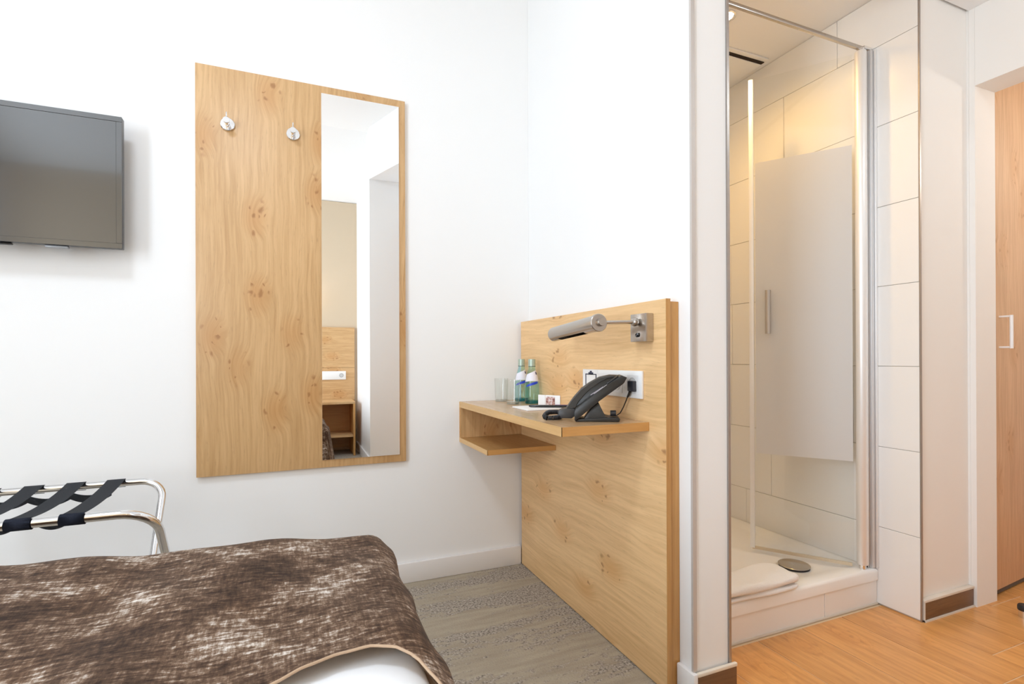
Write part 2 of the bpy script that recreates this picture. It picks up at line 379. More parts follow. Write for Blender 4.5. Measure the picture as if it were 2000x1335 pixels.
struct(b.build('ceiling', ceil_white), 'white bedroom ceiling with a sloping part above the headboard', 'ceiling')
b = MB().prism([(.60, -.3195), (.9995, -.3195), (.9995, 1.0945), (.985, 1.0945), (.945, .62), (.764, .13)], (0, 0, .4425), (0, 0, 2.457), (1, 0, 0), (0, 1, 0))
b.prism([(1.0, -.3195), (2.309, -.3195), (2.309, 1.118), (1.1045, 1.118), (1.1045, 1.0945), (1.0, 1.0945)], (0, 0, .6995), (0, 0, 2.2), (1, 0, 0), (0, 1, 0))
struct(b.build('ceiling_hall', ceil_white), 'lowered white ceiling of the hall with a slanted lintel, seen in the mirror', 'ceiling')
# baseboards of the bedroom
def skirt(a, b_, name, m, label):
    return struct(MB().box(a, b_, .003).build(name, m), label, 'baseboard')
skirt((-2.2, 2.131, 0), (.936, 2.1465, .082), 'baseboard_back', white_gloss, 'white baseboard along the wall under the mirror board')
skirt((.969, 1.079, 0), (.9845, 1.146, .082), 'baseboard_right', white_gloss, 'short white baseboard piece on the partition end')
skirt((.585, -1.262, 0), (.5995, -.3205, .082), 'baseboard_entry', white_gloss, 'white baseboard right of the nightstand, seen in the mirror')
# metal corner beads of the partition
struct(MB().box((.9775, 1.0895, .083), (.9845, 1.097, 2.899)).box((.9845, 1.0895, .083), (.990, 1.0945, 2.899)).build('trim_1', plain('corner_bead', (.60, .56, .53), .5, .3)), 'narrow grey corner bead on the bedroom edge of the partition', 'trim')
struct(MB().box((1.1035, 1.09, 0), (1.1115, 1.10, 2.899)).build('trim_2', trim_grey), 'thin metal tile trim on the shower edge of the partition', 'trim')

# ------------------------------------------------------------------ hall and shower shell
fl = struct(MB().box((.9855, -.32, -.06), (3.5, YB-.001, -.0016)).build('floor', grout_cream), 'wood look tile floor of the hall', 'floor')
xs = [.987, 1.185, 1.385, 1.585, 1.785, 1.985, 2.172, 2.372, 2.569, 2.769, 2.969, 3.169, 3.369]
starts = [.35, .62, .12, .50, .815, .907, -.05, 1.086, .3, .6, .1, .4]
tile_n = 0
for i in range(len(xs)-1):
    x0, x1 = xs[i]+.0015, xs[i+1]-.0015
    ymax = 1.25 if x0 < 2.3 else 1.35
    cuts = [-.318]; k = -3
    while k < 4:
        y = starts[i]+k*1.2
        if -.25 < y < ymax-.02: cuts.append(y)
        k += 1
    cuts.append(ymax)
    for a, c in zip(cuts[:-1], cuts[1:]):
        MB().box((x0, a+.0015, -.0015), (x1, c-.0015, 0), .0006, 1).build('tile', floorwood, fl)
# shower right wall: glazed tiles, each one its own piece
ws = struct(MB().box((2.0125, 1.126, 0), (2.309, YB-.001, 2.8995)).build('wall_shower', cream_wall), 'cream wall block between the shower and the door recess', 'wall')
gb = MB().box((2.0085, 1.117, 0), (2.0124, YB-.01, 2.259)).build('grout_bed', grout, ws)
rows = [(0.004, .2905, (1.269, 1.869)), (.2905, .588, (1.727,)), (.588, .886, (1.35, 1.96)), (.886, 1.1805, (1.951,)), (1.1805, 1.4745, (1.30, 1.96)), (1.4745, 1.774, (1.30, 1.965)), (1.774, 2.071, (1.654,)), (2.071, 2.259, (1.408, 2.008))]
for z0, z1, js in rows:
    ys = [1.1165]+list(js)+[YB-.011]
    for a, c in zip(ys[:-1], ys[1:]):
        MB().box((2.0035, a+.0009, z0+.0009), (2.0085, c-.0009, z1-.0009), .0007, 1).build('tile', tile_white, ws)
wsb = struct(MB().box((1.1115, YB-.006, 0), (2.003, YB-.001, 2.259)).build('wall_shower_back', grout), 'tiled back wall of the shower', 'wall')
for k, (z0, z1, js) in enumerate(rows):
    x = [1.1115]+[1.1115+q for q in ((.3, .9) if k % 2 else (.6,))]; x = [q for q in x if q < 1.99]+[2.003]
    for a, c in zip(x[:-1], x[1:]): MB().box((a+.0009, YB-.010, z0+.0009), (c-.0009, YB-.006, z1-.0009), .0007, 1).build('tile', tile_white, wsb)
wsl = struct(MB().box((1.1035, 1.101, 0), (1.1065, YB-.011, 2.259)).build('wall_shower_left', grout), 'tiled left wall of the shower behind the partition', 'wall')
for k, (z0, z1, js) in enumerate(rows):
    y = [1.101]+[1.101+q for q in ((.3, .9) if k % 2 else (.6,))]+[YB-.012]
    for a, c in zip(y[:-1], y[1:]): MB().box((1.1065, a+.0009, z0+.0009), (1.1112, c-.0009, z1-.0009), .0007, 1).build('tile', tile_white, wsl)
struct(MB().box((1.1035, 1.1185, 2.26), (2.0123, YB-.001, 2.36)).build('ceiling_shower', ceil_white), 'lowered ceiling over the shower', 'ceiling')
struct(MB().box((2.003, 1.1125, 0), (2.0105, 1.1165, 2.1995)).build('trim_3', trim_grey), 'thin metal trim along the tiled wall edge beside the shower', 'trim')
# wall with the door recess
b = MB().box((2.3095, 1.10, 0), (2.44, 1.118, 2.8995)).box((2.3095, -.319, 1.914), (2.44, 1.0995, 2.8995)).box((2.3095, -.319, 0), (2.44, .05, 1.9135)).box((2.3095, 1.1185, 0), (2.44, 1.30, 2.8995))
struct(b.build('wall_door', cream_wall), 'cream wall with the deep door opening at the right', 'wall')
b = MB().box((3.40, -.319, 0), (3.5, 1.45, 2.5)).box((2.4405, 1.36, 0), (3.3995, 1.45, 2.5)).box((2.4405, -.319, 2.05), (3.3995, 1.3595, 2.15))
struct(b.build('wall_recess', cream_wall), 'cream walls of the recess behind the door opening', 'wall')
sk = skirt((2.0145, 1.108, .006), (2.306, 1.1245, .066), 'baseboard_shower', skirtwood, 'dark brown wood tile baseboard right of the tiled wall')
MB().box((2.0115, 1.107, .0662), (2.3085, 1.1255, .076), .002).box((2.0115, 1.1075, 0), (2.0144, 1.1245, .0662)).box((2.0115, 1.105, 0), (2.3085, 1.1245, .006)).build('grout_cap', plain('skirting_grout', (.72, .66, .58), .8), sk)
sk = skirt((.9865, 1.0805, .004), (1.122, 1.0885, .071), 'baseboard_hall', skirtwood, 'dark brown wood tile baseboard on the partition end')
MB().box((.9855, 1.0795, .0712), (1.123, 1.0894, .081), .002).build('grout_cap', plain('skirting_cap', (.80, .72, .60), .8), sk)
# door leaf
dr = struct(thing('door_1', (2.46, 1.14, .012), 'brown oak door with white bow handle standing in the recess', 'door'))
du = Vector((.9958, .0917, 0)); dn = Vector((.0917, -.9958, 0)); dA = Vector((2.452, 1.118, 0))
def dp(s, n, z): return tuple(dA+du*s+dn*n+Vector((0, 0, z)))
def dbox(s0, s1, n0, n1, z0, z1, bev=0):
    b = MB(); b.prism([(s0, n0), (s1, n0), (s1, n1), (s0, n1)], (0, 0, z1-z0), dA+Vector((0, 0, z0)), du, dn, bev); return b
dbox(0, .86, -.04, 0, .022, 2.04, .001).build('leaf', doorwood, dr)
dbox(.0, .86, -.03, -.004, .004, .0218).build('bottom_strip', plain('gap_shade_grey', (.10, .085, .075), .6), dr)  # dark strip for the gap under the leaf, its shade put into the colour
hs = .064
b = MB().tube([dp(hs, 0, 1.073), dp(hs, .036, 1.073)], .0038, 8).tube([dp(hs, 0, .955), dp(hs, .036, .955)], .0038, 8)
dbo = b.tube([dp(hs, .036, .9505), dp(hs, .036, 1.0775)], .0058, 10)
dbo.build('handle', plain('white_handle', (.90, .90, .90), .25), dr); tag(bpy.data.objects['handle'], 'white bow handle')
# shower tray with tiled riser
tr = thing('shower_tray', (1.56, 1.70, 0), 'white square shower tray on a low tiled plinth', 'shower tray')
def tray():
    b = MB()
    x0, x1, y0, y1 = 1.1125, 2.0025, 1.256, YB-.012
    rings = []
    def ring(x0, x1, y0, y1, z, r, n=6):
        pts = []
        for (cx, cy, a0) in ((x1-r, y1-r, 0), (x0+r, y1-r, 90), (x0+r, y0+r, 180), (x1-r, y0+r, 270)):
            for i in range(n+1):
                a = math.radians(a0+90*i/n); pts.append(b.bm.verts.new((cx+r*math.cos(a), cy+r*math.sin(a), z)))
        return pts
    rs = [ring(x0, x1, y0, y1, .093, .006), ring(x0, x1, y0, y1, .124, .006), ring(x0+.003, x1-.003, y0+.003, y1-.003, .131, .006), ring(x0+.010, x1-.01, y0+.010, y1-.01, .1345, .01),
          ring(x0+.035, x1-.035, y0+.045, y1-.035, .1335, .03), ring(x0+.06, x1-.06, y0+.075, y1-.06, .124, .06), ring(x0+.09, x1-.09, y0+.11, y1-.09, .120, .08)]
    for a, c in zip(rs[:-1], rs[1:]):
        for i in range(len(a)): j = (i+1) % len(a); b.bm.faces.new((a[i], a[j], c[j], c[i]))
    b.bm.faces.new(rs[-1]); b.bm.faces.new(rs[0][::-1]); return b
tray().build('basin', ceramic, tr, smooth=50)
MB().box((1.1125, 1.268, .0), (2.0025, 1.40, .0925)).build('plinth', grout, tr)
for a, c in ((1.1125, 1.7185), (1.7205, 2.002)): MB().box((a, 1.2625, .005), (c, 1.268, .0905), .0007, 1).build('tile', tile_white, tr)
MB().tube([(1.1125, 1.2615, .003), (2.0025, 1.2615, .003)], .0045, 8).build('sealant', plain('sealant', (.62, .55, .46), .6), tr)
dc = thing('drain_cover', (1.758, 1.414, .120), 'round chrome drain cover lying in the shower tray', 'drain cover')
MB().lathe([(0, .0120), (.050, .0120), (.054, .0113), (.0560, .0098), (.0560, .0085), (0, .0085)], (1.758, 1.414, .1205), seg=40).build('lid', plain('satin_chrome', (.55, .50, .44), .2, 1), dc)
MB().lathe([(0, .0085), (.0535, .0085), (.0535, 0), (0, 0)], (1.758, 1.414, .1205), seg=40).build('gap_shade_ring', dark_rubber, dc)  # dark disc, shade of the gap under the lid put into its colour
# folded towel on the tray edge
def towel():
    b = MB()
    x0, x1, y0, y1 = 1.235, 1.600, 1.240, 1.372
    N = 26
    def layer(z0, z1, dx, dy, ph):
        def fn(u, v):
            a = 2*math.pi*v; e = .46
            c, s_ = math.cos(a), math.sin(a)
            yy = math.copysign(abs(c)**e, c); zz = math.copysign(abs(s_)**.75, s_)
            x = x0+dx+(x1-x0-dx)*u; fall = 1-(max(0, (u-.86)/.14)**2.2)
            y = (y0+y1)/2+yy*((y1-y0)/2-dy)*(.55+.45*fall)+.004*math.sin(7*u+ph)
            hgt = (z1-z0)/2*(.25+.75*fall)
            z = z0+hgt+zz*hgt+.006*max(0, zz)*math.sin(9*u+ph)*math.cos(5*yy+ph)
            return (x, y, z)
        b.grid(fn, 28, 32)
    layer(.1350, .157, .0, .004, .3); layer(.1545, .190, .012, .0, 1.7)
    return b
b = towel(); bmesh.ops.remove_doubles(b.bm, verts=b.bm.verts[:], dist=.0002); bmesh.ops.holes_fill(b.bm, edges=[e for e in b.bm.edges if len(e.link_faces) == 1], sides=0)
tag(b.build('folded_towel', terry, smooth=80), 'folded white terry towel lying on the front of the shower tray', 'towel')
# shower door
sd = thing('shower_door', (1.94, 1.285, .13), 'hinged glass shower door with a frosted middle band, half open', 'shower door')
a0 = Vector((1.735, 1.583, 0)); a1 = Vector((1.9325, 1.2955, 0)); su = (a1-a0).normalized(); sn = Vector((su.y, -su.x, 0)); SL = (a1-a0).length
if sn.y > 0: sn = -sn
def sbox(s0, s1, n0, n1, z0, z1, bev=0):
    return MB().prism([(s0, n0), (s1, n0), (s1, n1), (s0, n1)], (0, 0, z1-z0), a0+Vector((0, 0, z0)), su, sn, bev)
sbox(.004, SL-.004, -.003, .003, .150, 2.05).build('pane', pane_glass, sd)
tag(sbox(.012, SL-.006, .0034, .0040, .530, 1.712).build('frosted_band', frost, sd), 'frosted band across the clear glass')
sbox(-.012, .006, -.007, .007, .142, 2.056, .002).build('edge_profile', alu_light, sd)
sbox(-.004, SL-.01, -.0035, .0035, .138, .1495).build('bottom_strip', plain('clear_seal', (.62, .52, .38), .3), sd)
MB().lathe([(0, 0), (.017, 0), (.0195, .004), (.0195, 1.900), (.017, 1.905), (0, 1.905)], (1.9475, 1.2785, .1505), seg=20).build('hinge_profile', alu_light, sd)
MB().lathe([(0, 0), (.012, 0), (.012, .016), (0, .016)], (1.9475, 1.2785, .1345), seg=16).build('pivot_foot', chrome, sd)
MB().lathe([(0, 0), (.012, 0), (.012, .010), (0, .010)], (1.9475, 1.2785, 2.0555), seg=16).build('pivot_cap', chrome, sd)
b = MB()
hp = lambda s, n, z: tuple(a0+su*s+sn*n+Vector((0, 0, z)))
b.tube([hp(.06, .026, 1.014), hp(.06, .026, 1.188)], .0105, 16)
for z in (1.04, 1.162): b.tube([hp(.06, .004, z), hp(.06, .026, z)], .004, 8)
tag(b.build('handle', plain('handle_steel', (.50, .47, .44), .32, 1), sd), 'round metal bar handle')
wp = thing('wall_profile', (1.985, 1.272, .135), 'tall aluminium wall profile holding the shower door hinge', 'profile')
MB().box((1.9715, 1.2735, .1355), (1.9795, 1.305, 2.062), .001).box((1.9795, 1.262, .1355), (2.0030, 1.305, 2.062), .002).build('channel', alu, wp)
MB().box((1.9690, 1.276, .136), (1.9714, 1.30, 2.05)).build('gap_shade_strip', dark_rubber, wp)  # dark strip standing in for shade in the gap between the profiles
MB().box((1.9945, 1.2545, .1355), (2.0030, 1.2615, 2.062), .001).build('cover_strip', alu_light, wp)
rl = thing('stabiliser_bar', (1.53, 1.279, 2.06), 'slim metal stabiliser bar running across the shower entrance', 'rail')
MB().box((1.1125, 1.272, 2.060), (1.958, 1.285, 2.074), .003).build('bar', steel, rl)
MB().box((1.9585, 1.270, 2.0665), (2.0025, 1.286, 2.078), .002).build('end_bracket', chrome, rl)
# shower ceiling lamp and vent
cl = thing('ceiling_spot', (1.566, 1.555, 2.2595), 'small round recessed spotlight in the shower ceiling', 'lamp')
MB().lathe([(.030, 0), (.040, 0), (.041, -.004), (.034, -.006), (.030, -.003)], (1.566, 1.555, 2.2595), seg=28, closed=True).build('ring', chrome, cl)
MB().lathe([(0, -.001), (.029, -.001), (.027, -.005), (0, -.007)], (1.566, 1.555, 2.2595), seg=28).build('bulb', glow, cl)
vt = thing('ceiling_vent', (1.85, 1.84, 2.2595), 'square fan cover plate under the shower ceiling', 'vent')
MB().box((1.735, 1.722, 2.251), (1.965, 1.955, 2.2595)).build('gap_shade_box', void_dark, vt)  # solid dark box, the shade of the slit put into its colour
MB().box((1.735, 1.738, 2.2475), (1.965, 1.955, 2.2505), .001).build('cover', white_plastic, vt)
MB().box((1.725, 1.700, 2.2525), (1.968, 1.7205, 2.2592), .001).build('rim', white_plastic, vt)
# base of the unseen fill light added above the hall
hl = thing('hall_fill_lamp', (1.93, .22, 2.1995), 'small round base of the unseen fill light added under the hall ceiling', 'lamp')
MB().lathe([(0, 0), (.11, 0), (.11, -.012), (0, -.012)], (1.93, .22, 2.1995)).build('base', white_plastic, hl)
bq = thing('bedroom_fill_lamp', (-.70, .62, 2.8995), 'flat square housing of the unseen fill light added under the bedroom ceiling', 'lamp')  # housing added to go with the bedroom fill light
MB().box((-.92, .40, 2.82), (-.48, .84, 2.8995), .004).build('housing', white_plastic, bq)
# door stop
ds = thing('door_stop', (2.375, .993, 0), 'steel door stop with black rubber cap on the hall floor', 'door stop')
MB().lathe([(0, 0), (.0165, 0), (.0165, .024), (0, .024)], (2.375, .993, .0002), seg=24).build('post', plain('bright_steel', (.8, .8, .8), .25, 1), ds)
MB().lathe([(0, 0), (.0185, 0), (.0195, .004), (.0195, .014), (.017, .019), (0, .019)], (2.375, .993, .0242), seg=24).build('rubber_cap', dark_rubber, ds)

# ------------------------------------------------------------------ mirror board with hooks
mb = thing('wardrobe_board', (.052, 2.135, .50), 'tall oak wall board with a narrow mirror and two coat hooks', 'wall board')
MB().box((-.3195, 2.129, .5015), (.4225, 2.1465, 1.972), .0012).build('board', oakZ, mb)
tag(MB().box((.1, 2.1245, .531), (.3965, 2.1285, 1.943), .0004, 1).build('mirror', mirror_m, mb), 'narrow frameless mirror')
for x, z in ((-.218, 1.768), (.0, 1.768)):
    h = MB().lathe([(0, 0), (.0225, 0), (.0235, .001), (.0235, .006), (.022, .0075), (.009, .008), (.0085, .012), (.0095, .026), (.0115, .040), (.0115, .043), (.0105, .044), (0, .044)], (x, 2.1288, z), (0, -1, 0), 28).build('coat_hook', chrome, mb)
    MB().tube([(x, 2.094, z+.006), (x, 2.091, z+.018), (x, 2.090, z+.029)], [.0042, .003, .0022], 8).build('peg', chrome, h)
# ------------------------------------------------------------------ television
tv = thing('television', (-.875, 2.10, 1.27), 'black flat television mounted on the white wall at the left edge', 'television')
MB().box((-1.236, 2.062, 1.282), (-.5165, 2.088, 1.7135), .003).build('housing', plain('tv_housing', (.015, .015, .018), .22), tv)
MB().box((-1.236+.014, 2.0612, 1.300), (-.5165-.016, 2.0622, 1.696)).build('screen', screen_m, tv)
MB().box((-1.236, 2.0598, 1.2825), (-.5165, 2.0619, 1.2995), .0005, 1).box((-1.236, 2.0598, 1.6965), (-.5165, 2.0619, 1.713), .0005, 1).box((-.532, 2.0598, 1.2998), (-.5165, 2.0619, 1.6962), .0005, 1).box((-1.236, 2.0598, 1.2998), (-1.2205, 2.0619, 1.6962), .0005, 1).build('bezel', screen_m, tv)
MB().box((-1.05, 2.0885, 1.36), (-.70, 2.108, 1.64), .006).build('back_cover', black_plastic, tv)
MB().box((-.97, 2.1085, 1.42), (-.78, 2.1465, 1.58), .003).build('wall_mount', trim_grey, tv)
MB().box((-.72, 2.068, 1.274), (-.66, 2.084, 1.2818), .003).build('sensor', plain('sensor_grey', (.35, .37, .4), .3), tv)
MB().box((-.85, 2.068, 1.275), (-.80, 2.084, 1.2818), .003).build('button_strip', black_gloss, tv)

# ------------------------------------------------------------------ desk panel and desk shelf
dpn = thing('desk_backboard', (.955, 1.65, 0), 'large oak panel standing against the white partition behind the desk', 'wall panel')
MB().box((.938, 1.147, .003), (.9525, 2.130, 1.082), .0008, 1).build('front_board', oakY, dpn)
MB().box((.9375, 1.1455, .003), (.9525, 1.1469, 1.082)).build('edge_band', edgeZ, dpn)
MB().box((.953, 1.150, .003), (.9842, 2.130, 1.075), .0008, 1).build('back_board', edgeZ, dpn)
dk = thing('desk_shelf', (.80, 1.70, .56), 'floating oak desk shelf with open compartment fixed to the oak panel', 'desk')
MB().box((.656, 1.222, .711), (.9372, 2.1462, .7355), .0008, 1).build('desktop', wood('desktop_oak', 'Y', (.60, .40, .23), (.46, .28, .13), knots=.4, rough=.22, seed=8), dk)
MB().box((.6545, 1.2205, .7108), (.6559, 2.1462, .7357)).build('edge_band', edgeY, dk); MB().box((.6545, 1.2205, .7108), (.9372, 1.2219, .7357)).build('edge_band', edgeX, dk)
MB().box((.656, 2.128, .5818), (.9372, 2.1462, .7105), .0006, 1).build('end_panel', oakZ, dk)
MB().box((.6545, 2.128, .5818), (.6559, 2.1462, .7105)).build('edge_band', edgeZ, dk)
MB().box((.656, 1.798, .563), (.9372, 2.1462, .5815), .0006, 1).build('lower_shelf', wood('shelf_oak', 'Y', (.56, .33, .13), (.42, .22, .07), knots=.3, seed=3), dk)
MB().box((.6545, 1.7965, .5628), (.6559, 2.1462, .5817)).build('edge_band', edgeY, dk); MB().box((.6545, 1.7965, .5628), (.9372, 1.7979, .5817)).build('edge_band', edgeX, dk)

# reading lamp on the panel
rlp = thing('reading_lamp', (.925, 1.235, 1.0), 'brushed steel swing arm reading lamp on the oak panel', 'lamp')
MB().box((.9105, 1.199, .966), (.9372, 1.271, 1.046), .0015).build('wall_plate', steel, rlp)
MB().lathe([(0, 0), (.006, 0), (.0065, .004), (.004, .0065), (0, .007)], (.9103, 1.235, .985), (-1, 0, 0), 20).build('switch', black_gloss, rlp)
MB().lathe([(0, 0), (.007, 0), (.011, .004), (.0125, .010), (.011, .017), (.006, .021), (0, .022)], (.9103, 1.235, 1.022), (-1, 0, 0), 20).build('ball_joint', steel, rlp)
MB().tube([(.890, 1.235, 1.022), (.815, 1.24, 1.0195), (.793, 1.240, 1.019)], .0052, 12).build('arm', steel, rlp)
LR, LL = Vector((.783, 1.240, 1.018)), Vector((.810, 1.560, 1.0))
ax = (LL-LR).normalized(); LEN = (LL-LR).length
def shade():
    b = MB(); up = Vector((0, 0, 1)); e1 = (up-ax*up.dot(ax)).normalized(); e2 = ax.cross(e1)      # e1 up; e2 sideways
    if e2.x > 0: e2 = -e2
    r = .0235; n = 40
    gap = lambda k: 148 < (360*k/n) < 200    # degrees from e1 towards -X : opening at the bottom
    st = [0, .012, .07, .26, LEN]
    def P(s, k, rr): a = 2*math.pi*k/n; return LR+ax*s+(e1*math.cos(a)+e2*math.sin(a))*rr
    for rr, flip in ((r, 0), (r-.0015, 1)):
        V = [[b.bm.verts.new(P(s, k, rr)) for k in range(n)] for s in st]
        for i in range(len(st)-1):
            for k in range(n):
                if i == 2 and gap(k+.5): continue
                k2 = (k+1) % n; f = (V[i][k], V[i][k2], V[i+1][k2], V[i+1][k]); b.bm.faces.new(f if not flip else f[::-1])
        b.bm.faces.new(V[-1])
    return b
shade().build('shade', steel, rlp)
MB().lathe([(0, -.003), (.0235, -.003), (.0252, -.001), (.0252, .010), (.0236, .012)], LR, ax, 32).build('end_cap', steel, rlp)
MB().lathe([(0, -.014), (.0105, -.014), (.0112, -.012), (.0112, -.0032), (0, -.0032)], LR+Vector((.004, 0, .001)), ax, 24).build('knob', steel, rlp)
MB().tube([LR+ax*.03, LR+ax*.30], .012, 14).build('tube_bulb', plain('dark_tube', (.03, .025, .02), .5), rlp)

# socket plate with clipboard print on the panel
sp = thing('socket_plate', (.93, 1.41, .84), 'long white socket plate with a clipboard sign behind the telephone', 'socket plate')
MB().box((.9295, 1.244, .800), (.9374, 1.577, .8815), .002).build('frame', white_plastic, sp)
for k in range(4):
    y = 1.286+k*.083
    if k == 3: continue
    MB().box((.9283, y-.029, .812), (.9294, y+.029, .8695), .0008, 1).build('insert', plain('insert_white', (.84, .84, .84), .35), sp)
    if k in (0, 1): MB().lathe([(.019, 0), (.0205, 0), (.0205, .0012), (.019, .0012)], (.9282, y, .841), (-1, 0, 0), 28, closed=True).build('socket_rim', plain('rim_grey', (.62, .62, .62), .4), sp)
MB().box((.9284, 1.478, .802), (.9294, 1.574, .8805)).build('sign_card', paper, sp)
b = MB(); y0, y1, z0, z1 = 1.486, 1.556, .805, .8665; xk = (.9276, .9283)
for a in ((y0, y0+.0045, z0, z1), (y1-.0045, y1, z0, z1), (y0, y1, z1-.003, z1), (y0, y1, z0, z0+.003), (1.506, 1.536, .8635, .8715), (1.515, 1.527, .8715, .8765)): b.box((xk[0], a[0], a[2]), (xk[1], a[1], a[3]))
tag(b.build('clipboard_print', ink, sp), 'dark blue clipboard symbol')
pg = thing('power_plug', (.915, 1.283, .80), 'small black plug adapter in the socket plate with its cord', 'plug')
MB().box((.914, 1.2655, .8205), (.9281, 1.294, .8520), .003).build('plug_body', plain('plug_black', (.03, .033, .045), .45), pg)
MB().tube([(.920, 1.287, .8203), (.920, 1.293, .811), (.920, 1.300, .803)], [.0045, .004, .003], 10).build('strain_relief', black_plastic, pg)
MB().tube([(.920, 1.300, .803), (.921, 1.311, .788), (.920, 1.322, .770), (.917, 1.334, .752), (.914, 1.352, .7415), (.910, 1.38, .7385), (.905, 1.41, .7385)], .0017, 8).build('cord', black_plastic, pg)

# ------------------------------------------------------------------ telephone
PA = Vector((.745, 1.311, .7357)); pu = Vector((.866, -.5, 0)); pv = Vector((.5, .866, 0)); pz = Vector((0, 0, 1))
ph = thing('telephone', PA+pu*.06+pv*.05, 'black desk telephone with curved handset standing on the desk shelf', 'telephone')
def Q(s, v, z): return PA+pu*s+pv*v+pz*(z-.7357)
def pprism(pts, v0, v1, bev=.0015): return MB().prism([(s, z-.7357) for s, z in pts], pv*(v1-v0), PA+pv*v0, pu, pz, bev)
pprism([(0, .7400), (.004, .7385), (.012, .7490), (.067, .7935), (.1405, .8478), (.1492, .8640), (.1335, .8703), (.094, .8435), (.047, .808), (.004, .7735), (-.001, .763)], 0, .098, .0018).build('body', black_plastic, ph)
pprism([(.026, .7405), (.040, .7405), (.115, .7435), (.088, .750), (.069, .791), (.047, .773)], .016, .082, .001).build('stand', black_plastic, ph)
pprism([(.002, .7362), (.128, .7362), (.130, .7445), (.112, .7480), (.012, .7435)], .010, .088, .001).build('base_plate', black_plastic, ph)
hp_ = [(-.0252, .7724, .0025, .7711), (-.0140, .7890, .0056, .7804), (-.0035, .8035, .0120, .7900), (.0196, .8299, .0280, .8090), (.0426, .8470, .0440, .8254), (.0731, .8640, .0700, .8440), (.1034, .8705, .0980, .8590), (.1336, .8690, .1336, .8640)]
b = MB(); nv = 8; RG = []
for (s0, z0, s1, z1) in hp_:
    ring = []
    for k in range(nv+1):
        t = k/nv; ring.append(b.bm.verts.new(Q(s0, .050+.045*t, z0-.005*(2*t-1)**4)))
    for k in range(nv+1):
        t = 1-k/nv; ring.append(b.bm.verts.new(Q(s1, .050+.045*t, z1+.002*(2*t-1)**4)))
    RG.append(ring)
for a, c in zip(RG[:-1], RG[1:]):
    for i in range(len(a)): j = (i+1) % len(a); b.bm.faces.new((a[i], a[j], c[j], c[i]))
b.bm.faces.new(RG[0][::-1]); b.bm.faces.new(RG[-1])
b.build('handset', plain('handset_plastic', (.036, .034, .031), .40, bump=.1, nscale=900), ph, smooth=50)
pprism([(.002, .7740), (.0050, .7840), (.0110, .7940), (.0270, .8130), (.0425, .8300), (.0700, .8480), (.0980, .8620), (.1300, .8675), (.1330, .8640), (.094, .8400), (.047, .8050)], .054, .090, .0003).build('cradle', black_plastic, ph)
pprism([(-.049, .7405), (-.049, .7620), (-.038, .7680), (-.022, .7705), (.000, .7700), (.006, .752), (-.008, .7405)], .046, .097, .0025).build('cradle_lip', plain('lip_plastic', (.038, .036, .036), .42), ph)
pprism([(.0554, .8160), (.092, .8425), (.0925, .8440), (.0554, .8175)], .004, .006, 0).build('button_row', plain('button_silver', (.65, .62, .65), .35), ph)
pprism([(.0467, .8110), (.0816, .8350), (.0821, .8368), (.0467, .8130)], .022, .027, 0).build('button_row', plain('button_pink', (.5, .43, .48), .35), ph)
pprism([(.094, .8437), (.126, .8660), (.124, .8690), (.092, .8467)], .012, .046, .0006).build('display', black_plastic, ph)
MB().lathe([(0, 0), (.0085, 0), (.0085, .016), (0, .016)], Q(.104, .04, .7580), tuple(pu), 16).build('cable_socket', dark_rubber, ph)
# coiled cord
def coil():
    path = [Q(-.045, .075, .7555), Vector((.742, 1.412, .7555)), Vector((.726, 1.406, .7565)), Vector((.708, 1.401, .757)), Vector((.694, 1.394, .753)), Vector((.684, 1.384, .7465)), Vector((.688, 1.372, .7435)), Vector((.704, 1.370, .7435)), Vector((.722, 1.374, .7435)), Vector((.736, 1.384, .7435)), Vector((.747, 1.398, .7440))]
    fine = []
    for i in range(len(path)-1):
        for k in range(40): fine.append(path[i].lerp(path[i+1], k/40))
    pts = []; L = 0
    for i, p in enumerate(fine):
        t = (fine[min(i+1, len(fine)-1)]-fine[max(i-1, 0)]).normalized(); L += (p-fine[i-1]).length if i else 0
        e2 = t.cross(Vector((0, 0, 1))).normalized(); e1 = e2.cross(t); a = 2*math.pi*L/.0048
        pts.append(p+(e1*math.cos(a)+e2*math.sin(a))*.0060)
    return MB().tube(pts, .0017, 6)
coil().build('coiled_cord', plain('cord_black', (.018, .018, .022), .22), ph, smooth=80)

